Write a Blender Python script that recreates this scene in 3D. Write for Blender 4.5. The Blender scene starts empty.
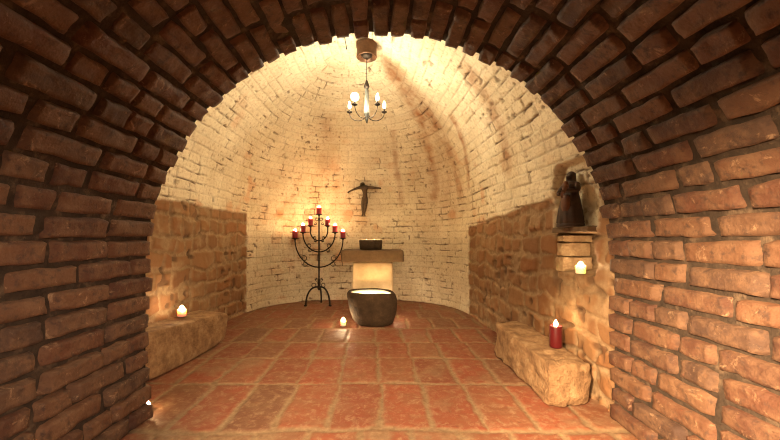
import bpy, math, random
import numpy as np

rng = np.random.default_rng(7)
random.seed(7)
SC = bpy.context.scene
COL = SC.collection
PI = math.pi

# ------------------------------------------------------------------ noise
def _hash(ix, iy, iz, seed):
    h = (ix.astype(np.int64) * 374761393 + iy.astype(np.int64) * 668265263 + iz.astype(np.int64) * 2147483647 + seed * 974634777) & 0xffffffff
    h = ((h ^ (h >> 13)) * 1274126177) & 0xffffffff
    h = ((h ^ (h >> 16)) * 2246822519) & 0xffffffff
    h = h ^ (h >> 13)
    return (h & 0xffff) / 32767.5 - 1.0

def vnoise(p, freq, seed=0):
    q = np.asarray(p, float) * freq
    i = np.floor(q).astype(np.int64)
    f = q - i
    f = f * f * (3 - 2 * f)
    out = np.zeros(len(q))
    for dx in (0, 1):
        wx = f[:, 0] if dx else 1 - f[:, 0]
        for dy in (0, 1):
            wy = f[:, 1] if dy else 1 - f[:, 1]
            for dz in (0, 1):
                wz = f[:, 2] if dz else 1 - f[:, 2]
                out += wx * wy * wz * _hash(i[:, 0] + dx, i[:, 1] + dy, i[:, 2] + dz, seed)
    return out

def fbm(p, freq, octaves=3, seed=0):
    a, t, s = 1.0, 0.0, 0.0
    for k in range(octaves):
        s = s + a * vnoise(p, freq * 2 ** k, seed + 17 * k)
        t += a
        a *= 0.55
    return s / t

def sstep(a, b, x):
    t = np.clip((x - a) / (b - a), 0, 1)
    return t * t * (3 - 2 * t)

# ------------------------------------------------------------------ mesh helpers
def mesh_obj(name, verts, faces, mat=None, parent=None, smooth=True, attrs=None):
    me = bpy.data.meshes.new(name)
    verts = np.asarray(verts, float)
    me.from_pydata(verts.tolist(), [], faces.tolist() if isinstance(faces, np.ndarray) else faces)
    if smooth:
        me.polygons.foreach_set('use_smooth', [True] * len(me.polygons))
    if attrs:
        for k, a in attrs.items():
            at = me.attributes.new(k, 'FLOAT', 'POINT')
            at.data.foreach_set('value', np.asarray(a, np.float32))
    me.update()
    o = bpy.data.objects.new(name, me)
    COL.objects.link(o)
    if mat:
        me.materials.append(mat)
    if parent:
        o.parent = parent
    return o

def grid_faces(n, m, wrap=False):
    """n rows by m columns."""
    i = np.arange(n - 1)[:, None]
    j = np.arange(m if wrap else m - 1)[None, :]
    j2 = (j + 1) % m
    a = i * m + j
    b = i * m + j2
    c = (i + 1) * m + j2
    d = (i + 1) * m + j
    return np.stack([a, b, c, d], -1).reshape(-1, 4)

def thing(name, label, cat, loc=(0, 0, 0), rz=0.0, group=None):
    o = bpy.data.objects.new(name, None)
    o.empty_display_size = 0.05
    COL.objects.link(o)
    o.location = loc
    o.rotation_euler = (0, 0, rz)
    tag(o, label, cat, group)
    return o

def tag(o, label, cat, group=None):
    o['label'] = label
    o['category'] = cat
    if group:
        o['group'] = group
    return o

def struct(o):
    o['kind'] = 'structure'
    return o

class MB:
    """collects shapes in local coordinates and links them as one mesh object"""
    def __init__(self):
        self.v = []
        self.f = []
        self.n = 0
    def add(self, v, f):
        v = np.asarray(v, float)
        self.v.append(v)
        self.f += [[int(i) + self.n for i in q] for q in f]
        self.n += len(v)
    def lathe(self, prof, c=(0, 0, 0), seg=24, sx=1.0, sy=1.0, fn=None):
        prof = list(prof)
        a = np.arange(seg) / seg * 2 * PI
        rows = []
        for r, z in prof:
            rows.append(np.stack([r * np.cos(a) * sx, r * np.sin(a) * sy, np.full(seg, z)], -1))
        v = np.concatenate(rows)
        if fn is not None:
            v = fn(v)
        v = v + np.array(c)
        f = grid_faces(len(prof), seg, True).tolist()
        n = len(v)
        v = np.vstack([v, v[:seg].mean(0), v[-seg:].mean(0)])
        for k in range(seg):
            f.append([n, (k + 1) % seg, k])
            f.append([n + 1, n - seg + k, n - seg + (k + 1) % seg])
        self.add(v, f)
        return self
    def tube(self, pts, r, seg=8):
        pts = np.asarray(pts, float)
        n = len(pts)
        rr = np.full(n, r) if np.isscalar(r) else np.asarray(r, float)
        tan = np.gradient(pts, axis=0)
        tan /= np.linalg.norm(tan, axis=1)[:, None] + 1e-12
        ref = np.array([0, 0, 1.0]) if abs(tan[0, 2]) < 0.9 else np.array([0, 1.0, 0])
        rows = []
        u = np.cross(tan[0], ref)
        u /= np.linalg.norm(u)
        a = np.arange(seg) / seg * 2 * PI
        for k in range(n):
            u = u - tan[k] * np.dot(u, tan[k])
            u /= np.linalg.norm(u) + 1e-12
            w = np.cross(tan[k], u)
            rows.append(pts[k] + rr[k] * (np.cos(a)[:, None] * u + np.sin(a)[:, None] * w))
        v = np.concatenate(rows)
        f = grid_faces(n, seg, True).tolist()
        f.append(list(range(seg))[::-1])
        f.append([(n - 1) * seg + k for k in range(seg)])
        self.add(v, f)
        return self
    def build(self, name, mat, parent=None, smooth=True):
        return mesh_obj(name, np.concatenate(self.v), self.f, mat, parent, smooth)

def sphere_prof(r, z0, n=8, h=1.0):
    return [(max(r * math.sin(PI * k / n), 0.0004), z0 - r * h * math.cos(PI * k / n)) for k in range(n + 1)]

# ------------------------------------------------------------------ materials
def new_mat(name):
    m = bpy.data.materials.new(name)
    m.use_nodes = True
    nt = m.node_tree
    b = nt.nodes['Principled BSDF']
    return m, nt, b

class NT:
    def __init__(self, nt):
        self.nt = nt
    def node(self, t, **kw):
        n = self.nt.nodes.new(t)
        for k, v in kw.items():
            setattr(n, k, v)
        return n
    def link(self, a, b):
        self.nt.links.new(a, b)
    def attr(self, name):
        return self.node('ShaderNodeAttribute', attribute_name=name).outputs['Fac']
    def coord(self):
        return self.node('ShaderNodeTexCoord').outputs['Object']
    def noise(self, scale, detail=4, rough=0.6, vec=None, dist=0.0):
        n = self.node('ShaderNodeTexNoise')
        n.inputs['Scale'].default_value = scale
        n.inputs['Detail'].default_value = detail
        n.inputs['Roughness'].default_value = rough
        n.inputs['Distortion'].default_value = dist
        self.link(vec or self.coord(), n.inputs['Vector'])
        return n.outputs['Fac']
    def ramp(self, fac, stops):
        n = self.node('ShaderNodeValToRGB')
        e = n.color_ramp.elements
        while len(e) < len(stops):
            e.new(0.5)
        for k, (p, c) in enumerate(stops):
            e[k].position = p
            e[k].color = (c[0], c[1], c[2], 1) if not np.isscalar(c) else (c, c, c, 1)
        self.link(fac, n.inputs['Fac'])
        return n.outputs['Color']
    def mix(self, fac, a, b, mode='MIX'):
        n = self.node('ShaderNodeMix', data_type='RGBA', blend_type=mode)
        for sock, v in ((n.inputs['Factor'], fac), (n.inputs['A'], a), (n.inputs['B'], b)):
            if isinstance(v, bpy.types.NodeSocket):
                self.link(v, sock)
            elif np.isscalar(v):
                sock.default_value = v
            else:
                sock.default_value = (*v, 1)
        return n.outputs['Result']
    def math(self, op, a, b=0.0):
        n = self.node('ShaderNodeMath', operation=op)
        n.use_clamp = False
        for s, v in zip(n.inputs, (a, b)):
            if isinstance(v, bpy.types.NodeSocket):
                self.link(v, s)
            else:
                s.default_value = v
        return n.outputs[0]
    def bump(self, bsdf, h, strength=0.5, dist=0.01):
        n = self.node('ShaderNodeBump')
        n.inputs['Strength'].default_value = strength
        n.inputs['Distance'].default_value = dist
        self.link(h, n.inputs['Height'])
        self.link(n.outputs['Normal'], bsdf.inputs['Normal'])

def rough_mat(name, c1, c2, scale=12, rough=0.85, bump=0.5, dist=0.006, c3=None, metallic=0.0, spec=0.3):
    m, nt, b = new_mat(name)
    t = NT(nt)
    stops = [(0.3, c1), (0.7, c2)] if c3 is None else [(0.3, c1), (0.55, c2), (0.75, c3)]
    t.link(t.ramp(t.noise(scale, 5, 0.65), stops), b.inputs['Base Color'])
    b.inputs['Roughness'].default_value = rough
    b.inputs['Metallic'].default_value = metallic
    b.inputs['Specular IOR Level'].default_value = spec
    t.bump(b, t.noise(scale * 4, 5, 0.7), bump, dist)
    return m

def emit_mat(name, col, strength):
    m, nt, b = new_mat(name)
    b.inputs['Base Color'].default_value = (*col, 1)
    b.inputs['Emission Color'].default_value = (*col, 1)
    b.inputs['Emission Strength'].default_value = strength
    return m

# chapel masonry: whitewashed brick and bare rubble share it, chosen by attributes
def masonry_material():
    m, nt, b = new_mat('chapel_masonry')
    t = NT(nt)
    bid, gap, rub, mort, stain, worn = (t.attr(k) for k in ('bid', 'gap', 'rub', 'mort', 'stain', 'worn'))
    cream = t.ramp(t.noise(3.0, 5, 0.6), [(0.3, (0.62, 0.53, 0.37)), (0.7, (0.78, 0.71, 0.54))])
    cream = t.mix(t.math('MULTIPLY', bid, 0.3), cream, (0.52, 0.42, 0.28))
    fine = t.noise(38, 4, 0.75)
    cream = t.mix(t.ramp(fine, [(0.50, 0.0), (0.68, 0.65)]), cream, (0.36, 0.24, 0.14))
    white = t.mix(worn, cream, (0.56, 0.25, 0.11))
    white = t.mix(stain, white, (0.30, 0.125, 0.05))
    white = t.mix(gap, white, (0.11, 0.06, 0.032))
    stone = t.ramp(t.math('ADD', t.math('MULTIPLY', bid, 0.6), t.math('MULTIPLY', t.noise(14, 5, 0.7), 0.4)),
                   [(0.15, (0.1872, 0.0900, 0.0396)), (0.5, (0.2592, 0.1368, 0.0612)), (0.85, (0.2160, 0.0936, 0.0360))])
    tan = t.ramp(t.noise(25, 5, 0.7), [(0.3, (0.2220, 0.1332, 0.0666)), (0.7, (0.3478, 0.2442, 0.1406))])
    bare = t.mix(mort, stone, tan)
    bare = t.mix(gap, bare, (0.07, 0.035, 0.018))
    t.link(t.mix(rub, white, bare), b.inputs['Base Color'])
    b.inputs['Roughness'].default_value = 0.8
    b.inputs['Specular IOR Level'].default_value = 0.25
    h = t.math('ADD', t.noise(45, 6, 0.75), t.math('MULTIPLY', t.noise(150, 3, 0.6), 0.35))
    t.bump(b, h, 0.9, 0.012)
    return m

def brick_material():
    m, nt, b = new_mat('old_brick')
    t = NT(nt)
    bid = t.attr('bid')
    base = t.ramp(bid, [(0.0, (0.0514, 0.0217, 0.0133)), (0.35, (0.0847, 0.0338, 0.0181)), (0.6, (0.1058, 0.0484, 0.0242)),
                        (0.85, (0.0786, 0.0411, 0.0242)), (1.0, (0.0454, 0.0242, 0.0169))])
    base = t.mix(t.ramp(t.noise(11, 6, 0.7), [(0.42, 0.0), (0.62, 0.75)]), base, (0.1404, 0.0766, 0.0421))
    base = t.mix(t.ramp(t.noise(30, 5, 0.7), [(0.52, 0.0), (0.66, 0.85)]), base, (0.045, 0.025, 0.018))
    base = t.mix(t.ramp(t.noise(18, 6, 0.8, dist=0.6), [(0.58, 0.0), (0.68, 0.6)]), base, (0.34, 0.22, 0.13))
    t.link(base, b.inputs['Base Color'])
    b.inputs['Roughness'].default_value = 0.72
    b.inputs['Specular IOR Level'].default_value = 0.3
    h = t.math('ADD', t.noise(55, 6, 0.7), t.math('MULTIPLY', t.noise(14, 4, 0.6), 0.8))
    t.bump(b, h, 0.75, 0.01)
    return m

def floor_material():
    m, nt, b = new_mat('terracotta_floor')
    t = NT(nt)
    bid, mort = t.attr('bid'), t.attr('mort')
    base = t.ramp(bid, [(0.0, (0.1584, 0.0429, 0.0211)), (0.4, (0.2244, 0.0581, 0.0277)), (0.7, (0.1914, 0.0693, 0.0330)), (1.0, (0.1254, 0.0528, 0.0277))])
    base = t.mix(t.ramp(t.noise(6, 6, 0.7), [(0.42, 0.0), (0.7, 0.65)]), base, (0.1782, 0.0990, 0.0495))
    base = t.mix(t.ramp(t.noise(22, 6, 0.8, dist=0.5), [(0.50, 0.0), (0.66, 0.85)]), base, (0.2904, 0.1914, 0.1122))
    base = t.mix(t.ramp(t.noise(30, 5, 0.7), [(0.60, 0.0), (0.75, 0.7)]), base, (0.08, 0.035, 0.02))
    tan = t.ramp(t.noise(40, 5, 0.7), [(0.3, (0.1452, 0.0858, 0.0429)), (0.7, (0.2772, 0.1914, 0.1089))])
    t.link(t.mix(mort, base, tan), b.inputs['Base Color'])
    t.link(t.ramp(t.noise(9, 4, 0.6), [(0.3, 0.55), (0.7, 0.8)]), b.inputs['Roughness'])
    b.inputs['Specular IOR Level'].default_value = 0.4
    h = t.math('ADD', t.noise(60, 5, 0.7), t.math('MULTIPLY', t.noise(13, 4, 0.6), 0.9))
    t.bump(b, h, 0.5, 0.006)
    return m

M_MAS = masonry_material()
M_BRICK = brick_material()
M_FLOOR = floor_material()
M_MORTAR = rough_mat('lime_mortar', (0.0180, 0.0114, 0.0072), (0.0420, 0.0276, 0.0180), 14, 0.95, 0.9, 0.012, c3=(0.1440, 0.0960, 0.0600))
M_SAND = rough_mat('sandstone', (0.1768, 0.0936, 0.0437), (0.3744, 0.2288, 0.1144), 13, 0.9, 1.0, 0.03, c3=(0.5408, 0.3848, 0.2184))
M_NICHE = rough_mat('pale_broken_stone', (0.34, 0.20, 0.10), (0.52, 0.36, 0.20), 16, 0.9, 1.0, 0.02, c3=(0.62, 0.47, 0.29))
M_DARKST = rough_mat('dark_stone', (0.028, 0.018, 0.010), (0.056, 0.035, 0.018), 14, 0.9, 0.8, 0.012, c3=(0.09, 0.056, 0.028))
M_SLAB = rough_mat('altar_slab_stone', (0.0900, 0.0525, 0.0270), (0.1500, 0.0938, 0.0488), 10, 0.85, 0.8, 0.012)
M_PED = rough_mat('pedestal_plaster', (0.42, 0.31, 0.18), (0.60, 0.47, 0.29), 7, 0.8, 0.5, 0.006)
M_IRON = rough_mat('wrought_iron', (0.018, 0.014, 0.012), (0.045, 0.032, 0.024), 30, 0.5, 0.4, 0.002, metallic=0.7)
M_BRONZE = rough_mat('dark_bronze', (0.04, 0.026, 0.016), (0.10, 0.066, 0.038), 25, 0.5, 0.4, 0.003, metallic=0.4)
M_WOOD = rough_mat('dark_carved_wood', (0.022, 0.013, 0.010), (0.06, 0.030, 0.018), 22, 0.6, 0.6, 0.004)
M_WOOD2 = rough_mat('reddish_carved_wood', (0.07, 0.027, 0.016), (0.13, 0.055, 0.028), 22, 0.6, 0.5, 0.003)
M_COPPER = rough_mat('brown_copper', (0.0600, 0.0270, 0.0120), (0.1200, 0.0540, 0.0240), 20, 0.5, 0.2, 0.002, metallic=0.3)
M_PEWTER = rough_mat('grey_turned_metal', (0.03, 0.03, 0.028), (0.07, 0.068, 0.06), 20, 0.4, 0.2, 0.002, metallic=0.5, spec=0.5)
M_WICK = rough_mat('wick', (0.02, 0.015, 0.01), (0.05, 0.03, 0.02), 60)

def wax(name, col, sss=0.6, rad=(0.02, 0.008, 0.004)):
    m, nt, b = new_mat(name)
    t = NT(nt)
    t.link(t.mix(t.noise(30, 3), col, tuple(min(1, c * 1.25) for c in col)), b.inputs['Base Color'])
    b.inputs['Roughness'].default_value = 0.35
    b.inputs['Subsurface Weight'].default_value = sss
    b.inputs['Subsurface Radius'].default_value = rad
    b.inputs['Subsurface Scale'].default_value = 1.0
    return m
M_WAXRED = wax('red_wax', (0.085, 0.006, 0.008), 0.25, (0.02, 0.004, 0.003))
M_WAXROSE = wax('rose_wax', (0.22, 0.018, 0.03), 0.7, (0.035, 0.012, 0.009))
M_WAXWHITE = wax('white_wax', (0.88, 0.82, 0.70), 0.6, (0.03, 0.018, 0.008))
M_FLAME = emit_mat('candle_flame', (1.0, 0.62, 0.28), 250)
M_FLAMEALT = emit_mat('altar_flame', (1.0, 0.62, 0.26), 780)
M_BULB = emit_mat('candle_bulb', (1.0, 0.83, 0.54), 540)
M_BULBHOT = emit_mat('flare_bulb', (1.0, 0.86, 0.58), 620)  # brightest bulb, with its flare put into size and strength
M_FLAMEWALL = emit_mat('bright_flame', (1.0, 0.70, 0.40), 420)

# ------------------------------------------------------------------ camera (about 16 mm on full frame)
FPX, VX, VY, CH = 355.0, 380.0, 238.0, 0.87
cd = bpy.data.cameras.new('camera')
cam = bpy.data.objects.new('camera', cd)
COL.objects.link(cam)
cam.location = (0, 0, CH)
cam.rotation_euler = (PI / 2, 0, 0)
cd.sensor_width = 36
cd.lens = 36 * FPX / 780
cd.shift_x = (390 - VX) / 780
cd.shift_y = -(220 - VY) / 780
cd.clip_start = 0.02
SC.camera = cam

# ------------------------------------------------------------------ brick patterns
def make_rows(nrow, length, lens, probs, seed):
    r = np.random.default_rng(seed)
    rows = []
    for k in range(nrow):
        x = -1.0 - r.random() * 0.3
        b = [x]
        while x < length:
            x += r.choice(lens, p=probs) * (1 + 0.10 * (r.random() - 0.5))
            b.append(x)
        rows.append(np.array(b))
    return rows

def brick_field(u, v, pitch, rows, seed):
    """edge distance and a random number per brick."""
    r = np.clip(np.floor(v / pitch).astype(int), 0, len(rows) - 1)
    e_u = np.zeros(len(u))
    bid = np.zeros(len(u))
    for k in np.unique(r):
        s = r == k
        b = rows[k]
        j = np.clip(np.searchsorted(b, u[s]) - 1, 0, len(b) - 2)
        e_u[s] = np.minimum(u[s] - b[j], b[j + 1] - u[s])
        bid[s] = (_hash(j, np.full_like(j, k), np.full_like(j, 3), seed) + 1) / 2
    fv = v - r * pitch
    e_v = np.minimum(fv, pitch - fv)
    return e_u, e_v, bid, r

# ------------------------------------------------------------------ chapel shell
XC, AP, HS, RISE, YM = -0.28, 3.0, 1.12, 1.34, 1.70
def footprint():
    pts = []
    for y in np.linspace(YM, 3.7, 90, endpoint=False):
        pts.append((-1.62 + 0.04 * (y - YM) / 2.0, y))
    n = 2.6
    for a in np.linspace(PI, 0, 400):
        c, s = math.cos(a), math.sin(a)
        pts.append((XC + 1.30 * math.copysign(abs(c) ** (2 / n), c), 3.7 + 1.30 * abs(s) ** (2 / n)))
    for y in np.linspace(3.7, YM, 91)[1:]:
        pts.append((1.14 - 0.12 * (y - YM) / 2.0, y))
    return np.array(pts)
FP = footprint()
SD = np.concatenate([[0], np.cumsum(np.linalg.norm(np.diff(FP, axis=0), axis=1))])
STOT = SD[-1]
def foot(s):
    return np.stack([np.interp(s, SD, FP[:, 0]), np.interp(s, SD, FP[:, 1])], -1)
# arc positions where the fan (the half dome) starts and ends, and where the rubble panels end
iL = np.argmax(FP[:, 1] > AP)
iR = len(FP) - 1 - np.argmax(FP[::-1, 1] > AP)
S_A, S_B = SD[iL], SD[iR]
S_PL = SD[np.argmax(FP[:, 1] > 4.13)]
S_PR = SD[len(FP) - 1 - np.argmax(FP[::-1, 1] > 4.04)]

def shell(s, v, d=0.0):
    """point of the shell at arc position s, height position v; also the inward normal."""
    F = foot(s)
    A = np.stack([np.full(len(s), XC), np.minimum(F[:, 1], AP)], -1)
    th = np.clip((v - HS) / RISE, 0, PI / 2)
    c, sn = np.cos(th), np.sin(th)
    xy = A + (F - A) * c[:, None]
    z = np.where(v < HS, v, HS + RISE * sn)
    return np.column_stack([xy, z])

def shell_normal(s, v):
    e = 0.004
    a = shell(np.clip(s + e, 0, STOT), v) - shell(np.clip(s - e, 0, STOT), v)
    b = shell(s, np.clip(v + e, 0, HS + RISE * PI / 2 - 0.02)) - shell(s, np.clip(v - e, 0, 9))
    n = np.cross(a, b)
    n /= np.linalg.norm(n, axis=1)[:, None] + 1e-9
    # inward: towards the axis line
    P = shell(s, v)
    cen = np.column_stack([np.full(len(s), XC), np.minimum(P[:, 1], AP), np.full(len(s), 0.9)])
    sg = np.sign(np.sum(n * (cen - P), axis=1))
    return n * sg[:, None]

WROWS = make_rows(80, 12.0, [0.14, 0.15, 0.27, 0.29], [0.3, 0.25, 0.25, 0.2], 11)
RROWS = make_rows(20, 12.0, [0.15, 0.21, 0.28, 0.34], [0.3, 0.3, 0.25, 0.15], 23)

# brown damp runs on the whitewash: picture points looked up on the shell once, then kept as places in 3D
STAINS = [  # (polyline, half width in metres, strength)
    ([(384, 58), (392, 70), (402, 88), (414, 108), (424, 130), (430, 160), (434, 195)], 0.060, 0.95),
    ([(392, 64), (412, 92), (432, 118), (444, 140), (454, 165), (460, 195)], 0.060, 0.85),
    ([(466, 70), (482, 92), (494, 115), (502, 140), (508, 170)], 0.055, 0.8),
    ([(452, 118), (460, 135), (466, 158), (468, 185)], 0.028, 0.9),
    ([(393, 132), (395, 150), (397, 175), (402, 205)], 0.026, 0.7),
    ([(328, 118), (327, 140), (324, 165)], 0.065, 0.45),
    ([(392, 66), (388, 62), (384, 57)], 0.05, 0.9),
    ([(412, 100), (432, 135), (445, 170), (448, 210)], 0.15, 0.42),
    ([(300, 200), (296, 220), (300, 245)], 0.13, 0.30),
    ([(362, 205), (362, 225), (360, 245)], 0.12, 0.36),
    ([(425, 170), (432, 200), (428, 225)], 0.14, 0.30),
]
def stain_paths():
    ss, vv = np.meshgrid(np.linspace(0, STOT, 400), np.linspace(0.3, HS + RISE * PI / 2 - 0.02, 300))
    ss, vv = ss.ravel(), vv.ravel()
    P = shell(ss, vv)
    px = VX + P[:, 0] / P[:, 1] * FPX
    py = VY - (P[:, 2] - CH) / P[:, 1] * FPX
    out = []
    for poly, w, st in STAINS:
        q = []
        for x, y in poly:
            q.append(P[np.argmin((px - x) ** 2 + (py - y) ** 2)])
        out.append((np.array(q), w, st))
    return out
SPATH = stain_paths()
def stain_at(P):
    tot = np.zeros(len(P))
    wob = fbm(P, 6.0, 3, 91)
    grain = fbm(P, 11, 4, 5)
    for q, w, st in SPATH:
        best = np.full(len(P), 9.0)
        for a, b in zip(q[:-1], q[1:]):
            ab = b - a
            t = np.clip(((P - a) @ ab) / (ab @ ab + 1e-9), 0, 1)
            best = np.minimum(best, np.linalg.norm(P - (a + t[:, None] * ab), axis=1))
        m = 1 - sstep(w * 0.1, w * 2.4, best + wob * w * 1.0)
        tot = np.maximum(tot, m * st * (0.62 + 0.75 * grain))
    return np.clip(tot, 0, 1)

def niche_depth(P):
    """recess pushed into the right wall: a square candle hole with a tall statue niche over it."""
    y, z = P[:, 1], P[:, 2]
    right = P[:, 0] > 0.6
    lo = sstep(1.885, 1.905, y) * (1 - sstep(2.235, 2.255, y)) * sstep(0.665, 0.68, z) * (1 - sstep(0.895, 0.905, z))
    hw = 0.19 * np.sqrt(np.clip(1 - ((z - 1.0) / 0.36) ** 4, 0, 1))
    up = (1 - sstep(hw - 0.01, hw + 0.015, np.abs(y - 2.07))) * sstep(0.925, 0.935, z) * (1 - sstep(1.31, 1.33, z))
    return right * np.maximum(lo * 0.20, up * 0.055), right * up, right * lo

def shell_piece(name, s0, s1, v0, v1, ds=0.0085, dv=0.0080):
    ns, nv = max(2, int((s1 - s0) / ds)), max(2, int((v1 - v0) / dv))
    ss, vv = np.meshgrid(np.linspace(s0, s1, ns), np.linspace(v0, v1, nv))
    s, v = ss.ravel(), vv.ravel()
    P = shell(s, v)
    N = shell_normal(s, v)
    # whitewashed bricks
    wv = v + 0.007 * vnoise(P, 5, 1) + 0.004 * vnoise(P, 16, 2)
    pitch = 0.079
    row = np.floor(wv / pitch)
    thr = np.clip((row * pitch - HS) / RISE, 0, PI / 2)
    shr = np.maximum(np.cos(thr), 0.12)
    u = np.where(s < S_A, s, np.where(s > S_B, S_A + (S_B - S_A) * shr + (s - S_B), S_A + (s - S_A) * shr)) + 0.006 * vnoise(P, 14, 3)
    eu, ev, bid, r = brick_field(u, wv, pitch, WROWS, 5)
    n1, n2, n3 = fbm(P, 9, 3, 31), fbm(P, 3, 2, 37), fbm(P, 26, 2, 41)
    w = 0.0050 + 0.003 * n3
    joint = 1 - sstep(w * 0.35, w * 1.6, np.minimum(eu * 1.25, ev))
    openj = sstep(0.0, 0.42, n1 + 0.35 * n2 - 0.22 * np.clip((P[:, 2] - 1.3) / 1.1, 0, 1))
    gap = joint * openj
    pits = sstep(0.66, 0.80, vnoise(P, 30, 77)) * sstep(0.0, 0.3, n2 + 0.25)
    pits = np.maximum(pits, 0.8 * sstep(0.62, 0.78, vnoise(P * np.array([1, 1, 1.6]), 19, 78)) * sstep(-0.05, 0.25, n1))
    hgt = -0.006 * joint - 0.016 * gap + 0.010 * (bid - 0.5) * (1 - joint) + 0.007 * n1 + 0.0025 * n3 - 0.010 * pits
    gap_w = np.clip(gap * 0.9 + joint * 0.16 + pits * 0.7, 0, 1)
    worn = np.clip((0.25 + 0.75 * sstep(2.3, 1.5, P[:, 2])) * sstep(0.30, 0.62, fbm(P, 3.4, 3, 53) + 0.18 * (bid - 0.5)) * 0.55
                   + 0.42 * sstep(1.25, 0.2, np.linalg.norm((P - np.array([-0.95, 4.7, 1.0])) * np.array([1, 1, 1.1]), axis=1)) * sstep(-0.2, 0.5, n1), 0, 0.8)  # worn paint in noise patches, plus an orange tint centred on the candelabra
    # bare rubble below
    topz = np.where(s < STOT / 2, 1.155 + 0.02 * n2, 0.985 + 0.19 * np.clip((4.05 - P[:, 1]) / 2.1, 0, 1) + 0.03 * n2)
    stepn = 0.02 * vnoise(np.column_stack([np.floor(s / 0.18), np.floor(v / 0.08), 0 * s]) + 0.5, 1, 9)
    edge = 0.012 * fbm(P, 12, 2, 61)
    rub = (1 - sstep(-0.012, 0.012, v - topz + stepn + edge)) * np.where(s < STOT / 2, 1 - sstep(S_PL - 0.008, S_PL + 0.008, s + edge * 0.6), sstep(S_PR - 0.008, S_PR + 0.008, s + edge * 0.6))
    nearR = sstep(2.02, 1.8, P[:, 1]) * (P[:, 0] > 0.5)           # rubble climbs higher next to the passage
    rub = np.maximum(rub, nearR * (1 - sstep(1.36, 1.42, v + edge * 3)))
    rw = 0.055 * fbm(P, 3.4, 2, 71) + 0.020 * vnoise(P, 10, 72)
    ru = s + 0.07 * fbm(P, 3.6, 2, 73) + 0.016 * vnoise(P, 15, 74)
    eu2, ev2, bid2, r2 = brick_field(ru, v + rw + 0.4, 0.145, RROWS, 8)
    e2 = np.minimum(eu2, ev2) + 0.010 * n3 + 0.014 * n1
    stone = sstep(0.010, 0.027, e2)
    pock = sstep(0.40, 0.62, vnoise(P, 17, 79)) * sstep(0.0, 0.4, n2 + 0.2)
    hr = -0.026 + 0.014 * stone + 0.008 * (bid2 - 0.5) * stone + 0.007 * n1 + 0.004 * n3 - 0.014 * pock
    hgt = hgt * (1 - rub) + hr * rub
    nd, up, lo = niche_depth(P)
    bid = np.where(rub > 0.5, bid2, bid)
    gap_a = gap_w * (1 - rub) + rub * np.clip(pock * 0.7 + sstep(0.25, 0.7, vnoise(P, 33, 83)) * (1 - stone) * 0.35, 0, 1)
    mort = 1 - stone
    mort = np.maximum(mort, lo * sstep(-0.6, 0.3, n1))
    mort = np.clip(mort + sstep(0.02, 0.36, fbm(P, 6, 4, 85)) * 0.85, 0, 1)
    # the statue niche is plastered, with a plaster collar round it
    collar = (P[:, 0] > 0.6) * (1 - sstep(0.0, 0.05, np.abs(P[:, 1] - 2.07) - 0.19)) * sstep(0.90, 0.95, P[:, 2]) * (1 - sstep(1.33, 1.38, P[:, 2]))
    rub = rub * (1 - collar * sstep(-0.6, 0.1, n3 + 0.25))
    stain = stain_at(P)
    Q = P + N * hgt[:, None]
    Q[:, 0] += nd
    at = dict(bid=bid, gap=gap_a, rub=rub, mort=mort, stain=stain * (1 - rub), worn=worn)
    f = grid_faces(nv, ns)
    return struct(mesh_obj(name, Q, f[:, ::-1], M_MAS, None, True, at))

VMAX = HS + RISE * (PI / 2) - 0.004
shell_piece('wall_left', 0, S_PL + 0.03, 0, HS)
shell_piece('wall_back', S_PL + 0.03, S_PR - 0.03, 0, HS)
shell_piece('wall_right', S_PR - 0.03, STOT, 0, HS)
shell_piece('ceiling', 0, STOT, HS, VMAX)

# ------------------------------------------------------------------ brick passage the camera stands in
RT, HT = 1.10, 0.735
PASS0, PASS1 = -0.62, 1.71
LT = 2 * HT + PI * RT
NC = 57
PT = LT / NC
def passage(t, y, d):
    """t runs up the left wall, over the vault, down the right wall; d is depth behind the face."""
    t = np.asarray(t, float); y = np.asarray(y, float); d = np.asarray(d, float)
    a = np.clip((t - HT) / RT, 0, PI)
    x = -(RT + d) * np.cos(a)
    z = HT + (RT + d) * np.sin(a)
    z = np.where(t < HT, t, np.where(t > HT + PI * RT, HT - (t - HT - PI * RT), z))
    return np.column_stack([x, y, z])

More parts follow.
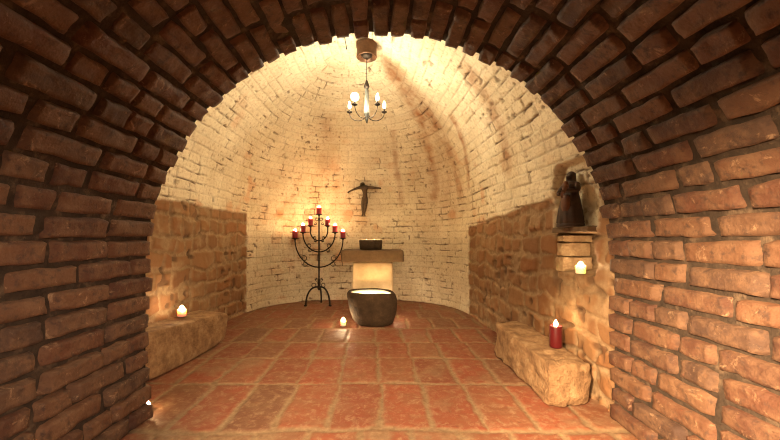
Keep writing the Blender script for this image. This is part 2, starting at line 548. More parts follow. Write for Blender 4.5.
def passage_bricks(name, c0, c1, mat):
    vs, fs, bids, n = [], [], [], 0
    NX, NY = 15, 8
    gu, gv = np.meshgrid(np.linspace(-1, 1, NX), np.linspace(-1, 1, NY))
    gu, gv = gu.ravel(), gv.ravel()
    base_f = grid_faces(NY, NX)
    border = np.maximum(np.abs(gu), np.abs(gv)) > 0.999
    for c in range(c0, c1):
        y = PASS1 - 0.028 * random.random() + 0.02
        first = True
        while y > PASS0:
            L = random.choice([0.135, 0.145, 0.27, 0.285, 0.275]) * random.uniform(0.94, 1.07)
            y0 = y - L
            g = random.uniform(0.0025, 0.006)
            hu, hv = L / 2 - g, PT / 2 - (random.uniform(0.0006, 0.0032) if c < 9 or c > NC - 10 else random.uniform(-0.0012, 0.0016))
            cy, ct = (y + y0) / 2, (c + 0.5) * PT + random.uniform(-0.002, 0.002)
            tilt = random.uniform(-0.012, 0.012)
            proud = random.uniform(-0.006, 0.007)
            slope = random.uniform(-0.025, 0.025)
            key = np.array([c * 3.1, y * 7.7, 0.0])
            q = np.column_stack([gu * hu * 1.0, gv * hv, 0 * gu]) + key * 0.37
            # worn outline and rounded arrises
            su = gu * hu * (1 - 0.012 * np.abs(gv) ** 4) + 0.0035 * vnoise(q, 22, 5)
            sv = gv * hv * (1 - 0.05 * np.abs(gu) ** 6) + 0.0045 * vnoise(q, 18, 6) + gu * hu * tilt
            eu = (1 - np.abs(gu)) * hu
            ev = (1 - np.abs(gv)) * hv
            R = 0.0075
            d = 0.008 * (1 - np.clip(eu / R, 0, 1)) ** 2 + 0.008 * (1 - np.clip(ev / R, 0, 1)) ** 2
            d = d + 0.0050 * fbm(q, 16, 2, 9) + 0.0030 * vnoise(q, 45, 10) - proud + slope * gu * hu
            chip = sstep(0.35, 0.8, vnoise(q, 9, 12)) * (1 - sstep(0.0, 0.03, np.minimum(eu, ev)))
            d = d + 0.012 * chip
            d = np.where(border, 0.055, d)
            # the passage mouth: bricks wear back at their ends
            P = passage(ct + sv, cy + su, d)
            vs.append(P)
            fs.append(base_f + n)
            n += len(P)
            bids.append(np.full(len(P), random.random()))
            y = y0
    o = mesh_obj(name, np.concatenate(vs), np.concatenate(fs), mat, None, True, dict(bid=np.concatenate(bids)))
    return struct(o)

cA, cB = 10, NC - 10
def passage_shell(name, c0, c1, last=1.695):
    t0, t1 = c0 * PT, c1 * PT
    nt, ny = int((t1 - t0) / 0.016), int((last - PASS0) / 0.016)
    tt, yy = np.meshgrid(np.linspace(t0, t1, nt), np.linspace(PASS0, last, ny))
    t, y = tt.ravel(), yy.ravel()
    P = passage(t, y, 0 * t)
    d = np.where((t > HT + 0.15) & (t < LT - HT - 0.15), 0.015, 0.025) + 0.015 * fbm(P, 7, 3, 3) + 0.004 * vnoise(P, 40, 4)
    P = passage(t, y, d)
    vs = [P]
    f = [grid_faces(ny, nt)]
    # the mouth end of the shell turns outward (jambs have real thickness)
    E = passage(np.linspace(t0, t1, nt), np.full(nt, last), np.full(nt, 0.02))
    E2 = passage(np.linspace(t0, t1, nt), np.full(nt, last), np.full(nt, 0.16))
    n = len(P)
    vs += [E, E2]
    f.append(grid_faces(2, nt) + n)
    return np.concatenate(vs), np.concatenate(f)

for nm, c0, c1 in (('wall_left_passage', 0, cA), ('ceiling_passage', cA, cB), ('wall_right_passage', cB, NC)):
    o = passage_bricks(nm, c0, c1, M_BRICK)
    v, f = passage_shell(nm, c0, c1)
    m = mesh_obj('mortar', v, f, M_MORTAR, o)

# chapel side of the passage mouth: plastered wall with the arched opening
def front_wall():
    yf = 1.700
    n = 60
    arch = [(-1.165, 0.0)] + [(-1.165 * math.cos(a), HT + 1.165 * math.sin(a)) for a in np.linspace(0, PI, n)] + [(1.165, 0.0)]
    outer = []
    for x, z in arch:
        if z == 0.0:
            outer.append((-1.75 if x < 0 else 1.40, 0.0))
        else:
            dx, dz = x, z - HT
            k = 9
            for lim, comp in ((1.75 if dx < 0 else 1.40, abs(dx)), (2.62 - HT, dz)):
                if comp > 1e-6:
                    k = min(k, lim / comp)
            outer.append((dx * k, HT + dz * k))
    vs, fs = [], []
    for yy in (yf, yf - 0.10):
        vs += [(x, yy, z) for x, z in arch] + [(x, yy, z) for x, z in outer]
    m = len(arch)
    for k in range(m - 1):
        a, b, c, d = k, k + 1, m + k + 1, m + k
        fs.append([a, b, c, d])
        o = 2 * m
        fs.append([o + d, o + c, o + b, o + a])
        fs.append([a, o + a, o + b, b])
        fs.append([d, c, o + c, o + d])
    z = np.zeros(len(vs))
    at = dict(bid=z + 0.5, gap=z, rub=z, mort=z, stain=z, worn=z + 0.1)
    return struct(mesh_obj('wall_front', vs, fs, M_MAS, None, False, at))
front_wall()

# ------------------------------------------------------------------ floor
def floor():
    nx, ny = 290, 560
    xx, yy = np.meshgrid(np.linspace(-1.72, 1.30, nx), np.linspace(-0.62, 5.12, ny))
    x, y = xx.ravel(), yy.ravel()
    P = np.column_stack([x, y, 0 * x])
    n1, n2, n3 = fbm(P, 6, 3, 201), fbm(P, 2, 2, 203), fbm(P, 24, 2, 205)
    wx = x + 0.010 * n1 + 0.015 * n2
    wy = y + 0.010 * vnoise(P, 5, 207) + 0.02 * vnoise(P, 1.2, 208)
    rb = np.array([-0.7, -0.5, -0.29, -0.08, 0.13, 0.34, 0.55, 0.76, 0.97, 1.18, 1.39, 1.61, 2.12, 2.57, 2.96, 3.42, 3.86, 4.3, 4.72, 5.2])
    r = np.clip(np.searchsorted(rb, wy) - 1, 0, len(rb) - 2)
    ev = np.minimum(wy - rb[r], rb[r + 1] - wy)
    offs = np.array([(0.11 * ((k * 37) % 7) / 7) for k in range(40)])
    pitch = np.where(r <= 10, 0.225, 0.243)
    off = np.where(r <= 10, offs[r], np.where(r <= 13, 0.012 * (r - 11), np.where(r % 2 == 0, 0.05, -0.03)))
    c = np.floor((wx + off) / pitch)
    fx = wx + off - c * pitch
    eu = np.minimum(fx, pitch - fx)
    bid = (_hash(c.astype(int), r, r * 0, 44) + 1) / 2
    w = np.where(r <= 10, 0.020, 0.014) + 0.010 * n3 + 0.011 * n1
    e = np.minimum(eu, ev * 1.0)
    tile = sstep(w * 0.6, w * 1.35, e)
    mort = 1 - tile
    mort = np.maximum(mort, np.where(r <= 10, 0.75 * sstep(0.05, 0.5, n1 + 0.2), 0.45 * sstep(0.25, 0.6, n1)))
    h = -0.006 * (1 - tile) + 0.0035 * n1 + 0.0015 * n3 + 0.004 * (bid - 0.5) * tile
    P[:, 2] = h
    o = mesh_obj('floor', P, grid_faces(ny, nx), M_FLOOR, None, True, dict(bid=bid, mort=mort))
    return struct(o)
floor()

# ------------------------------------------------------------------ rough stone solids
def rough_hexa(name, corners, mat, parent=None, n=26, rnd=0.10, amp=0.012, freq=9, seed=1, fn=None, power=None):
    """corners: 8 points (x0y0z0, x1y0z0, x1y1z0, x0y1z0, then top); a subdivided box bent to them with worn edges."""
    corners = np.array(corners, float)
    idx, verts, faces = {}, [], []
    def vid(p):
        k = tuple(p)
        if k not in idx:
            idx[k] = len(verts)
            verts.append(k)
        return idx[k]
    for ax in range(3):
        for sd in (0, n):
            for i in range(n):
                for j in range(n):
                    q = []
                    for (a, b) in ((i, j), (i + 1, j), (i + 1, j + 1), (i, j + 1)):
                        p = [0, 0, 0]
                        p[ax] = sd
                        p[(ax + 1) % 3] = a
                        p[(ax + 2) % 3] = b
                        q.append(vid(p))
                    faces.append(q if sd else q[::-1])
    g = np.array(verts, float) / n * 2 - 1
    # round the box off: blend towards a superellipsoid
    pw = power or 7
    ln = (np.abs(g) ** pw).sum(1) ** (1 / pw)
    g = g * (1 - rnd) + (g / ln[:, None]) * rnd
    t = (g + 1) / 2
    out = np.zeros_like(g)
    for k, (a, b, c) in enumerate(((0, 0, 0), (1, 0, 0), (1, 1, 0), (0, 1, 0), (0, 0, 1), (1, 0, 1), (1, 1, 1), (0, 1, 1))):
        w = (t[:, 0] if a else 1 - t[:, 0]) * (t[:, 1] if b else 1 - t[:, 1]) * (t[:, 2] if c else 1 - t[:, 2])
        out += w[:, None] * corners[k]
    cen = out.mean(0)
    nrm = g / np.linalg.norm(g, axis=1)[:, None]
    dsp = amp * fbm(out, freq, 3, seed) + amp * 0.35 * vnoise(out, freq * 5, seed + 3)
    out = out + nrm * dsp[:, None]
    out[:, 2] = np.maximum(out[:, 2], corners[:, 2].min() - 0.0) if corners[:4, 2].max() == corners[:, 2].min() else out[:, 2]
    if fn:
        out = fn(out)
    return mesh_obj(name, out, faces, mat, parent)

o = rough_hexa('stone_block',
    [(0.865, 1.80, 0.004), (1.100, 1.82, 0.004), (1.050, 2.62, 0.004), (0.84, 2.62, 0.004),
     (0.865, 1.80, 0.225), (1.100, 1.83, 0.215), (1.050, 2.66, 0.255), (0.83, 2.60, 0.26)],
    M_SAND, None, 44, 0.5, 0.022, 7, 5)
tag(o, 'long rough sandstone block by the right wall, carrying the tall red candle', 'stone block', 'rough stone benches')
def boat(P):
    k = np.clip(np.abs(P[:, 1] - 2.45) / 0.6, 0, 1.2)
    low = np.clip((0.14 - P[:, 2]) / 0.14, 0, 1)
    P[:, 2] += 0.045 * k ** 2.2 * low
    return P
o = rough_hexa('stone_block',
    [(-1.40, 1.90, 0.004), (-1.575, 1.90, 0.004), (-1.575, 3.02, 0.004), (-1.27, 2.96, 0.004),
     (-1.45, 1.90, 0.315), (-1.575, 1.90, 0.32), (-1.575, 3.06, 0.262), (-1.245, 2.98, 0.255)][0:8],
    M_SAND, None, 34, 0.6, 0.012, 6, 15, boat)
tag(o, 'long curved sandstone block along the left wall, with a small white candle on it', 'stone block', 'rough stone benches')

# ------------------------------------------------------------------ candles
FLAME_PROF = [(0.0006, 0.0), (0.55, 0.12), (0.95, 0.30), (1.0, 0.42), (0.72, 0.62), (0.36, 0.82), (0.0006, 1.0)]
def candle(label, loc, r, h, wax_m, flame_m=M_FLAME, fr=0.008, fh=0.032, group=None, cat='candle', name='pillar_candle', dish=None):
    t = thing(name, label, cat, loc, 0, group)
    b = MB()
    b.lathe([(r * 0.9, 0), (r, h * 0.05), (r * 0.99, h * 0.5), (r, h * 0.93), (r * 0.96, h), (r * 0.82, h * 0.995), (r * 0.70, h - min(0.010, h * 0.2)), (r * 0.2, h - min(0.014, h * 0.25))], seg=20)
    b.build('wax_body', wax_m, t)
    z = h - min(0.014, h * 0.25)
    MB().tube([(0, 0, z - 0.002), (0.0008, 0, z + 0.006), (0.002, 0, z + 0.011)], 0.0011, 6).build('wick', M_WICK, t)
    MB().lathe([(p * fr, z + 0.008 + q * fh) for p, q in FLAME_PROF], seg=10).build('flame', flame_m, t)
    if dish:
        MB().lathe([(dish * 0.5, -0.004), (dish, -0.002), (dish * 1.03, 0.004), (dish * 0.97, 0.003), (dish * 0.5, -0.0005)], seg=20).build('dish', M_IRON, t)
    return t

candle('tall dark red pillar candle burning on the right sandstone block', (1.020, 2.06, 0.2365), 0.035, 0.125, M_WAXRED, fr=0.012, fh=0.040)
candle('short white candle burning on the left sandstone block', (-1.462, 2.62, 0.292), 0.030, 0.052, M_WAXWHITE, M_FLAMEWALL, fr=0.017, fh=0.034, name='votive_candle')
candle('short white candle burning in the square hole under the wooden statue', (1.122, 1.985, 0.672), 0.026, 0.046, M_WAXWHITE, M_FLAMEWALL, fr=0.013, fh=0.024, name='votive_candle')
candle('tealight burning on the floor at the foot of the left brick jamb', (-1.165, 1.785, 0.004), 0.018, 0.020, M_WAXWHITE, fr=0.009, fh=0.024, name='tealight')
candle('white candle glowing on the floor to the left of the stone bowl', (-0.362, 3.50, 0.004), 0.028, 0.05, M_WAXWHITE, M_FLAMEWALL, fr=0.018, fh=0.038, name='votive_candle')
candle('candle hidden behind the stone bowl, lighting the tiles to its right', (0.115, 3.79, 0.004), 0.028, 0.05, M_WAXWHITE, M_FLAMEWALL, fr=0.018, fh=0.038, name='votive_candle')

# ------------------------------------------------------------------ altar
t = thing('stone_altar', 'stone altar of a thick dark slab on a pale pedestal before the apse', 'altar', (-0.08, 4.07, 0))
rough_hexa('pedestal', [(-0.225, -0.19, 0.002), (0.225, -0.19, 0.002), (0.225, 0.19, 0.002), (-0.225, 0.19, 0.002),
                        (-0.225, -0.19, 0.612), (0.225, -0.19, 0.612), (0.225, 0.19, 0.612), (-0.225, 0.19, 0.612)],
           M_PED, t, 20, 0.35, 0.005, 8, 31, power=9)
rough_hexa('slab', [(-0.345, -0.235, 0.612), (0.345, -0.235, 0.610), (0.345, 0.235, 0.610), (-0.345, 0.235, 0.612),
                    (-0.352, -0.235, 0.735), (0.338, -0.235, 0.735), (0.338, 0.235, 0.735), (-0.352, 0.235, 0.735)],
           M_SLAB, t, 30, 0.25, 0.007, 10, 33, power=9)

def stone_basin(name, label, loc, prof, shear, seg, mat, squash, wicks, amp, fr, fh, grp=None, waxr=None, waxz=None, sq=2.6, fm=M_FLAMEALT, tip=0.0, lining=None):
    t = thing(name, label, 'bowl', loc, 0, grp)
    def fn(v):
        a = np.arctan2(v[:, 1], v[:, 0])
        rr = np.hypot(v[:, 0], v[:, 1])
        k = 1 / ((np.abs(np.cos(a)) ** sq + np.abs(np.sin(a)) ** sq) ** (1 / sq))
        v = v * np.column_stack([k, k * squash, np.ones(len(v))])
        v[:, 0] += shear(v[:, 2])
        v[:, 2] -= tip * sstep(0.05, 0.24, v[:, 0]) * sstep(0.1, 0.3, v[:, 2])
        n = fbm(v + 3.3, 9, 3, 3)
        v = v * np.column_stack([1 + n * amp, 1 + n * amp, np.ones(len(v))])
        v[:, 2] += amp * 0.08 * vnoise(v, 12, 8) * (rr > 0.01) * (v[:, 2] > 0.03)
        return v
    MB().lathe(prof, seg=seg, fn=fn).build('bowl_body', mat, t)
    wz = waxz
    def fn2(v):
        v[:, 1] *= squash
        v[:, 0] += shear(v[:, 2])
        v[:, 2] -= tip * sstep(0.05, 0.24, v[:, 0]) * sstep(0.1, 0.3, v[:, 2])
        return v
    MB().lathe(lining or [(waxr * 1.02, wz - 0.03), (waxr * 1.09, wz + 0.026), (waxr * 1.03, wz + 0.020), (waxr * 0.95, wz + 0.003), (waxr * 0.6, wz), (0.01, wz)], seg=40, fn=fn2).build('wax_fill', M_WAXWHITE, t)
    for x, y in wicks:
        f = thing_child(t, x + float(shear(np.array([wz]))[0]), y, wz, fr, fh, fm)
    return t
def thing_child(t, x, y, z, fr, fh, fm):
    w = MB().tube([(x, y, z - 0.002), (x, y, z + 0.012)], 0.0013, 6).build('wick', M_WICK, t)
    return MB().lathe([(p * fr, z + 0.008 + q * fh) for p, q in FLAME_PROF], c=(x, y, 0), seg=10).build('flame', fm, t)

stone_basin('stone_bowl', 'big dark boulder hollowed into a candle bowl, standing on the floor before the altar', (-0.055, 3.60, 0.002),
            [(0.158, 0.0), (0.185, 0.018), (0.213, 0.07), (0.233, 0.14), (0.246, 0.21), (0.253, 0.27), (0.246, 0.315), (0.231, 0.332), (0.209, 0.330), (0.205, 0.31), (0.19, 0.26), (0.16, 0.19), (0.05, 0.165)],
            lambda z: -0.035 * (z / 0.33) ** 1.2, 48, M_DARKST, 0.80, [(-0.07, 0.02), (0.02, -0.03), (0.085, 0.03)], 0.05, 0.009, 0.024,
            waxr=0.15, waxz=0.205, tip=0.02,
            lining=[(0.15, 0.175), (0.188, 0.245), (0.203, 0.300), (0.207, 0.318), (0.201, 0.322), (0.195, 0.302), (0.180, 0.25), (0.152, 0.207), (0.01, 0.204)])
stone_basin('candle_bowl', 'small dark stone candle bowl standing on the altar slab', (-0.105, 4.05, 0.737),
            [(0.115, 0.0), (0.125, 0.012), (0.129, 0.06), (0.132, 0.105), (0.126, 0.110), (0.112, 0.108), (0.106, 0.096), (0.04, 0.092)],
            lambda z: z * 0, 32, M_DARKST, 0.85, [(-0.05, 0.0), (0.045, 0.01)], 0.04, 0.009, 0.022, waxr=0.098, waxz=0.090, sq=3.2)

# ------------------------------------------------------------------ seven-armed candelabra
CP = np.array([-0.79, 4.60, 0.0])
t = thing('iron_candelabra', 'seven-armed black wrought-iron floor candelabra holding red candles', 'candelabra', tuple(CP))
MB().tube([(0, 0, z) for z in np.linspace(0.20, 1.165, 12)], 0.0105, 8).build('pole', M_IRON, t)
MB().lathe([(0.004, 0.19), (0.02, 0.21), (0.024, 0.235), (0.016, 0.26), (0.022, 0.29), (0.012, 0.32)], seg=12).build('collar', M_IRON, t)
arms = [(0.112, 0.835, 1.022), (0.208, 0.690, 0.938), (0.310, 0.492, 0.862)]
def scroll(cx, cz, r, side, turns=1.35, flip=1):
    pts = []
    for k in range(26):
        a = k / 25 * turns * 2 * PI
        rr = r * (1 - 0.55 * k / 25)
        pts.append((cx + side * rr * math.cos(a), 0, cz + flip * rr * math.sin(a)))
    return pts
for R, zb, zt in arms:
    for sd in (-1, 1):
        b = MB()
        pts = []
        H = min(zt - zb, R * 1.15)
        for k in range(25):
            a = k / 24 * PI / 2
            pts.append((sd * R * math.sin(a), 0, zb + H * (1 - math.cos(a))))
        if zt > zb + H + 0.004:
            pts += [(sd * R, 0, z) for z in np.linspace(zb + H + 0.01, zt, 3)]
        b.tube(pts, 0.0085, 8)
        b.build('arm', M_IRON, t)
        q = 0.62 if R > 0.15 else 0.5
        xx = sd * R * q
        zz = zb + H * (1 - math.sqrt(max(0, 1 - q * q)))
        rs = 0.040 if R > 0.25 else (0.030 if R > 0.15 else 0.02)
        MB().tube(scroll(xx, zz + rs * 0.95, rs, sd), 0.0042, 6).build('scroll', M_IRON, t)
        MB().tube(scroll(xx - sd * 0.012, zz - rs * 0.85, rs * 0.9, sd, 1.35, -1), 0.0042, 6).build('scroll', M_IRON, t)
for sd in (-1, 1):
    for args, th in (((sd * 0.03, 1.11, 0.025, sd), 0.004), ((sd * 0.03, 0.325, 0.022, sd), 0.004), ((sd * 0.045, 1.055, 0.018, sd, 1.3, -1), 0.0035)):
        MB().tube(scroll(*args), th, 6).build('scroll', M_IRON, t)
for k in range(3):
    a = PI / 2 + k * 2 * PI / 3
    dx, dy = math.cos(a), math.sin(a)
    pts = []
    for j in range(18):
        u = j / 17
        r = 0.012 + 0.165 * math.sin(u * PI / 2)
        z = 0.235 - 0.225 * (1 - math.cos(u * PI / 2)) + 0.02 * math.sin(u * PI)
        pts.append((dx * r, dy * r, z))
    b = MB()
    b.tube(pts, 0.0115, 8)
    b.tube([(dx * r, dy * r, 0.012) for r in (0.165, 0.185, 0.20)], [0.0115, 0.012, 0.008], 8)
    b.tube([(dx * (0.07 + 0.028 * math.cos(w)), dy * (0.07 + 0.028 * math.cos(w)), 0.262 + 0.028 * math.sin(w)) for w in np.linspace(-1.5, 4.2, 20)], 0.0045, 6)
    b.build('leg', M_IRON, t)
spots = [(0, 1.170)] + [(sd * R, zt) for R, zb, zt in arms for sd in (-1, 1)]
names = ['topmost rose-red candle on the candelabra, on its centre pole',
         'rose-red candle on the inner left arm of the candelabra', 'rose-red candle on the inner right arm of the candelabra',
         'rose-red candle on the middle left arm of the candelabra', 'rose-red candle on the middle right arm of the candelabra',
         'rose-red candle on the outermost left arm of the candelabra', 'rose-red candle on the outermost right arm of the candelabra, nearest the altar']
for (x, z), nm in zip(spots, names):
    MB().lathe([(0.006, z - 0.022), (0.012, z - 0.012), (0.020, z - 0.004), (0.043, z + 0.002), (0.046, z + 0.010), (0.043, z + 0.010), (0.036, z + 0.005), (0.004, z + 0.004)],
               c=(x, 0, 0), seg=18).build('drip_tray', M_IRON, t)
    hh = 0.088 if x >= 0 else 0.094
    candle(nm, (CP[0] + x, CP[1], z + 0.0052), 0.034, hh, M_WAXROSE, fr=0.0165, fh=0.034, group='candles on the candelabra')

# ------------------------------------------------------------------ chandelier
t = thing('chandelier', 'small five-armed chandelier with candle bulbs hanging under the vault', 'chandelier', (-0.108, 2.88, 1.80))
MB().lathe([(0.075, 0.60), (0.086, 0.598), (0.086, 0.575), (0.080, 0.565), (0.082, 0.50), (0.084, 0.493), (0.080, 0.487), (0.070, 0.490), (0.066, 0.52), (0.02, 0.53)],
           c=(0, 0, 0.045), seg=32).build('ceiling_cup', M_COPPER, t)
MB().lathe([(0.03, 0.53), (0.045, 0.515), (0.045, 0.500), (0.028, 0.487), (0.006, 0.482)], c=(0, 0, 0.045), seg=20).build('inner_cap', M_IRON, t)
MB().tube([(0, 0, 0.54), (0, 0, 0.34)], 0.0032, 8).build('cord', M_IRON, t)
MB().lathe([(0.004, 0.352), (0.008, 0.345), (0.018, 0.318), (0.023, 0.300), (0.020, 0.286), (0.012, 0.280)], seg=18).build('top_finial', M_IRON, t)
MB().lathe([(0.012, 0.282), (0.016, 0.270), (0.0175, 0.20), (0.020, 0.12), (0.022, 0.085), (0.018, 0.06), (0.010, 0.045), (0.013, 0.036), (0.010, 0.020), (0.003, 0.002)], seg=18).build('stem', M_PEWTER, t)
for k in range(5):
    a = PI / 2 + k * 2 * PI / 5
    dx, dy = math.cos(a), math.sin(a)
    R = 0.150
    pts = []
    for j in range(22):
        u = j / 21
        w = u * PI
        r = 0.012 + (R - 0.012) * (1 - math.cos(w)) / 2 if u < 0.999 else R
        z = 0.062 - 0.052 * math.sin(w) + 0.038 * u
        pts.append((dx * r, dy * r, z))
    b = MB().tube(pts, 0.0034, 8).build('arm', M_IRON, t)
    c = (dx * R, dy * R, 0)
    MB().lathe([(0.004, 0.098), (0.015, 0.100), (0.023, 0.106), (0.0235, 0.110), (0.014, 0.106), (0.004, 0.105)], c=c, seg=18).build('drip_pan', M_IRON, t)
    MB().lathe([(0.0075, 0.105), (0.0075, 0.138), (0.006, 0.140)], c=c, seg=12).build('socket', M_IRON, t)
    hot = dx < -0.3 and dy < 0
    if hot:  # lens flare put into the shape: this bulb becomes a globe
        bb = MB().lathe(sphere_prof(0.030, 0.166, 10), c=c, seg=20).build('bulb', M_BULBHOT, t)
        bb['label'] = 'brightest bulb, swollen to a globe for its lens flare'
    else:
        MB().lathe([(0.005, 0.138), (0.0095, 0.148), (0.0105, 0.158), (0.008, 0.172), (0.0045, 0.184), (0.0006, 0.196)], c=c, seg=12).build('bulb', M_BULB, t)

# ------------------------------------------------------------------ skinned figures
def skin_figure(name, joints, edges, mat, parent=None, sub=2, fat=1.0):
    me = bpy.data.meshes.new(name)
    keys = list(joints)
    me.from_pydata([joints[k][0] for k in keys], [(keys.index(a), keys.index(b)) for a, b in edges], [])
    o = bpy.data.objects.new(name, me)
    COL.objects.link(o)
    if not me.skin_vertices:
        bpy.context.view_layer.objects.active = o
    o.modifiers.new('skin', 'SKIN')
    if not me.skin_vertices:
        bpy.context.view_layer.objects.active = o
    # the layer exists once the modifier is added through the operator; make it here when missing
    if not me.skin_vertices:
        with bpy.context.temp_override(object=o, active_object=o, selected_objects=[o]):
            bpy.ops.mesh.customdata_skin_add()
    sv = me.skin_vertices[0].data
    for k, key in enumerate(keys):
        r = joints[key][1]
        r = r * fat if np.isscalar(r) else (r[0] * fat, r[1] * fat)
        sv[k].radius = (r, r) if np.isscalar(r) else r
    sv[0].use_root = True
    o.modifiers['skin'].use_smooth_shade = True
    s = o.modifiers.new('subsurf', 'SUBSURF')
    s.levels = s.render_levels = sub
    me.materials.append(mat)
    if parent:
        o.parent = parent
    return o

# corpus on the apse wall: arms spread, head dropped to the left shoulder, legs together
B = {
 'pelvis': ((0.006, 0, 0.235), (0.036, 0.028)), 'waist': ((0.012, 0, 0.285), (0.029, 0.023)), 'chest': ((0.008, 0, 0.350), (0.042, 0.028)),
 'collar': ((0.0, 0, 0.395), (0.036, 0.022)), 'neck': ((-0.012, -0.008, 0.418), 0.014), 'head': ((-0.026, -0.014, 0.440), (0.023, 0.026)), 'crown': ((-0.034, -0.016, 0.463), (0.018, 0.020)),
 'shl': ((-0.048, 0, 0.398), 0.017), 'ell': ((-0.135, -0.006, 0.370), 0.012), 'wrl': ((-0.205, 0.004, 0.338), 0.0085), 'hal': ((-0.228, 0.006, 0.318), 0.0105),
 'shr': ((0.048, 0, 0.398), 0.017), 'elr': ((0.130, -0.006, 0.388), 0.012), 'wrr': ((0.208, 0.004, 0.386), 0.0085), 'har': ((0.232, 0.006, 0.378), 0.0105),
 'hpl': ((-0.014, 0, 0.215), 0.026), 'knl': ((-0.020, -0.022, 0.125), 0.019), 'anl': ((-0.020, 0.0, 0.035), 0.0105), 'ftl': ((-0.034, -0.016, 0.002), 0.0085),
 'hpr': ((0.024, 0, 0.215), 0.026), 'knr': ((0.014, -0.026, 0.122), 0.019), 'anr': ((-0.004, -0.006, 0.033), 0.0105), 'ftr': ((0.012, -0.022, 0.0), 0.0085),
}
E = [('pelvis', 'waist'), ('waist', 'chest'), ('chest', 'collar'), ('collar', 'neck'), ('neck', 'head'), ('head', 'crown'),
     ('collar', 'shl'), ('shl', 'ell'), ('ell', 'wrl'), ('wrl', 'hal'), ('collar', 'shr'), ('shr', 'elr'), ('elr', 'wrr'), ('wrr', 'har'),
     ('pelvis', 'hpl'), ('hpl', 'knl'), ('knl', 'anl'), ('anl', 'ftl'), ('pelvis', 'hpr'), ('hpr', 'knr'), ('knr', 'anr'), ('anr', 'ftr')]
t = thing('wall_figure', 'dark bronze figure with outspread arms fixed to the white apse wall', 'figure', (-0.215, 4.900, 1.170))
t.rotation_euler = (math.radians(10), 0, 0)
skin_figure('body', B, E, M_BRONZE, t, fat=1.3)
def cloth(v):
    a = np.arctan2(v[:, 1], v[:, 0])
    k = 1 + 0.08 * np.sin(a * 9)
    v[:, 0] = v[:, 0] * k + 0.006
    v[:, 1] *= k
    return v
MB().lathe([(0.036, 0.262), (0.040, 0.258), (0.042, 0.235), (0.040, 0.20), (0.042, 0.175), (0.036, 0.174), (0.034, 0.20)], seg=40, sy=0.85, fn=cloth).build('loincloth', M_BRONZE, t)
MB().tube([(0.005, 0.0, 0.33), (0.005, 0.062, 0.335)], 0.006, 8).build('wall_pin', M_IRON, t)

# carved saint with a child in the niche
t = thing('carved_statue', 'dark carved wooden statue of a robed figure holding a child in the niche', 'statue', (1.118, 2.085, 0.934), math.radians(-70))
t.scale = (1.02, 1.02, 0.94)
MB().lathe([(0.082, 0.0), (0.084, 0.004), (0.084, 0.020), (0.078, 0.024), (0.01, 0.024)], seg=8, sy=0.72).build('plinth', M_WOOD, t)
def folds(v):
    a = np.arctan2(v[:, 1], v[:, 0])
    k = 1 + 0.055 * np.sin(a * 9 + v[:, 2] * 14) * np.clip(1.25 - v[:, 2] / 0.24, 0, 1)
    v[:, 0] *= k
    v[:, 1] *= k
    return v
MB().lathe([(0.076, 0.022), (0.080, 0.028), (0.077, 0.06), (0.070, 0.11), (0.060, 0.16), (0.049, 0.205), (0.046, 0.235), (0.052, 0.26), (0.046, 0.276), (0.022, 0.288)],
           seg=54, sy=0.70, fn=folds).build('robe', M_WOOD, t)
S = {
 'belly': ((0, 0, 0.20), (0.040, 0.030)), 'chest': ((0, 0, 0.245), (0.044, 0.032)), 'neck': ((0, -0.004, 0.287), 0.014), 'head': ((0.0, -0.008, 0.308), (0.021, 0.024)), 'crown': ((0.0, -0.006, 0.328), (0.019, 0.020)),
 'shl': ((-0.046, 0, 0.262), 0.018), 'ell': ((-0.066, -0.016, 0.215), 0.016), 'wrl': ((-0.034, -0.052, 0.205), 0.010), 'hal': ((-0.014, -0.060, 0.208), 0.009),
 'shr': ((0.046, 0, 0.262), 0.018), 'elr': ((0.066, -0.016, 0.218), 0.016), 'wrr': ((0.040, -0.054, 0.222), 0.010), 'har': ((0.020, -0.062, 0.226), 0.009)}
E2 = [('belly', 'chest'), ('chest', 'neck'), ('neck', 'head'), ('head', 'crown'), ('chest', 'shl'), ('shl', 'ell'), ('ell', 'wrl'), ('wrl', 'hal'),
      ('chest', 'shr'), ('shr', 'elr'), ('elr', 'wrr'), ('wrr', 'har')]
skin_figure('body', S, E2, M_WOOD, t)
MB().lathe([(0.036, 0.262), (0.030, 0.285), (0.028, 0.31), (0.026, 0.332), (0.014, 0.345), (0.001, 0.349)], c=(0, 0.006, 0), seg=24, sy=0.85).build('veil', M_WOOD, t)
K = {'hip': ((0.022, -0.062, 0.222), (0.016, 0.014)), 'chest': ((0.024, -0.060, 0.250), (0.016, 0.013)), 'head': ((0.022, -0.060, 0.282), 0.014),
     'armr': ((0.044, -0.062, 0.245), 0.006), 'arml': ((0.000, -0.068, 0.250), 0.006), 'kneel': ((0.008, -0.074, 0.205), 0.009), 'footl': ((0.006, -0.066, 0.176), 0.007)}
c = skin_figure('held_child', K, [('hip', 'chest'), ('chest', 'head'), ('chest', 'armr'), ('chest', 'arml'), ('hip', 'kneel'), ('kneel', 'footl')], M_WOOD2, t)
c['label'] = 'redder carved child'
MB().lathe([(0.001, 0.085), (0.022, 0.10), (0.030, 0.135), (0.026, 0.18), (0.016, 0.20)], c=(0.004, -0.040, 0), seg=20, sy=0.55).build('apron', M_WOOD2, t)

# rough ledge under the statue
o = rough_hexa('niche_ledge', [(1.100, 1.875, 0.903), (1.30, 1.875, 0.903), (1.30, 2.27, 0.903), (1.100, 2.27, 0.903),
                             (1.098, 1.875, 0.933), (1.30, 1.875, 0.933), (1.30, 2.27, 0.933), (1.098, 2.27, 0.933)], M_SLAB, None, 30, 0.3, 0.010, 22, 77)
struct(o)

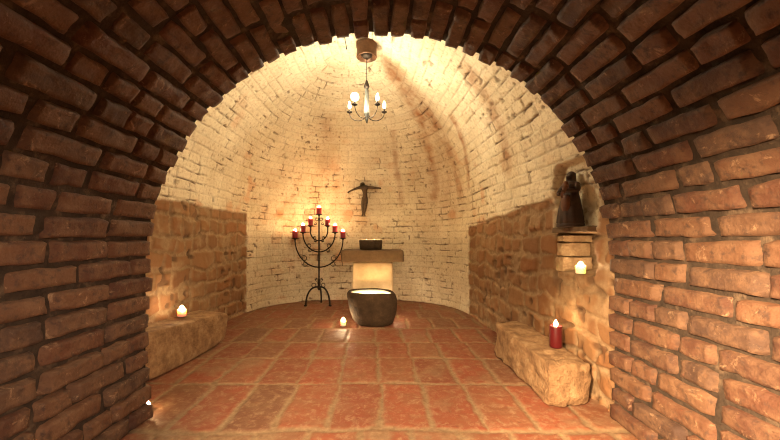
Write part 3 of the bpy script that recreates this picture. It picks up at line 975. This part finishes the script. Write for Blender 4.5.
for k, (za, zb, dy) in enumerate(((0.664, 0.752, 0.0), (0.758, 0.838, 0.018), (0.846, 0.886, 0.006))):
    o = rough_hexa('niche_stone', [(1.125, 2.185 + dy, za), (1.31, 2.185 + dy, za), (1.31, 2.27, za), (1.125, 2.27, za),
                                   (1.122, 2.175 + dy, zb), (1.31, 2.18 + dy, zb), (1.31, 2.27, zb), (1.122, 2.27, zb)],
                   M_NICHE, None, 22, 0.35, 0.012, 15, 90 + k)
    struct(o)

# ------------------------------------------------------------------ fill light added behind the camera, and the world
def spot(name, loc, target, size, power, col, angle, blend):
    import mathutils
    ld = bpy.data.lights.new(name, 'SPOT')
    ld.shadow_soft_size = size
    ld.energy = power
    ld.color = col
    ld.spot_size = math.radians(angle)
    ld.spot_blend = blend
    o = bpy.data.objects.new(name, ld)
    COL.objects.link(o)
    o.location = loc
    o.rotation_euler = mathutils.Vector(np.array(target, float) - np.array(loc, float)).to_track_quat('-Z', 'Y').to_euler()
    return o
spot('added_floor_fill', (0.0, -0.40, 1.55), (0.05, 1.95, 0.0), 0.10, 720, (1.0, 0.68, 0.40), 50, 0.9)  # added fill for the foreground floor, no lamp stands here
spot('added_right_wall_fill', (-0.50, -0.30, 1.15), (1.10, 0.72, 0.20), 0.10, 1800, (1.0, 0.68, 0.38), 64, 1.0)  # added fill that brightens the right passage wall
spot('added_left_wall_fill', (0.40, -0.30, 1.10), (-1.10, 0.95, 0.10), 0.10, 170, (1.0, 0.72, 0.50), 66, 1.0)  # weaker added fill on the left passage wall

w = bpy.data.worlds.new('world')
SC.world = w
w.use_nodes = True
w.node_tree.nodes['Background'].inputs[0].default_value = (0.02, 0.012, 0.007, 1)
w.node_tree.nodes['Background'].inputs[1].default_value = 0.5

SC.view_settings.view_transform = 'Standard'
SC.view_settings.look = 'None'
SC.view_settings.gamma = 1
SC.view_settings.use_curve_mapping = False
SC.view_settings.exposure = 0.36
SC.cycles.use_denoising = True
SC.cycles.filter_width = 1.15
SC.cycles.use_light_tree = True
SC.cycles.max_bounces = 8
SC.cycles.diffuse_bounces = 6
SC.cycles.sample_clamp_indirect = 6
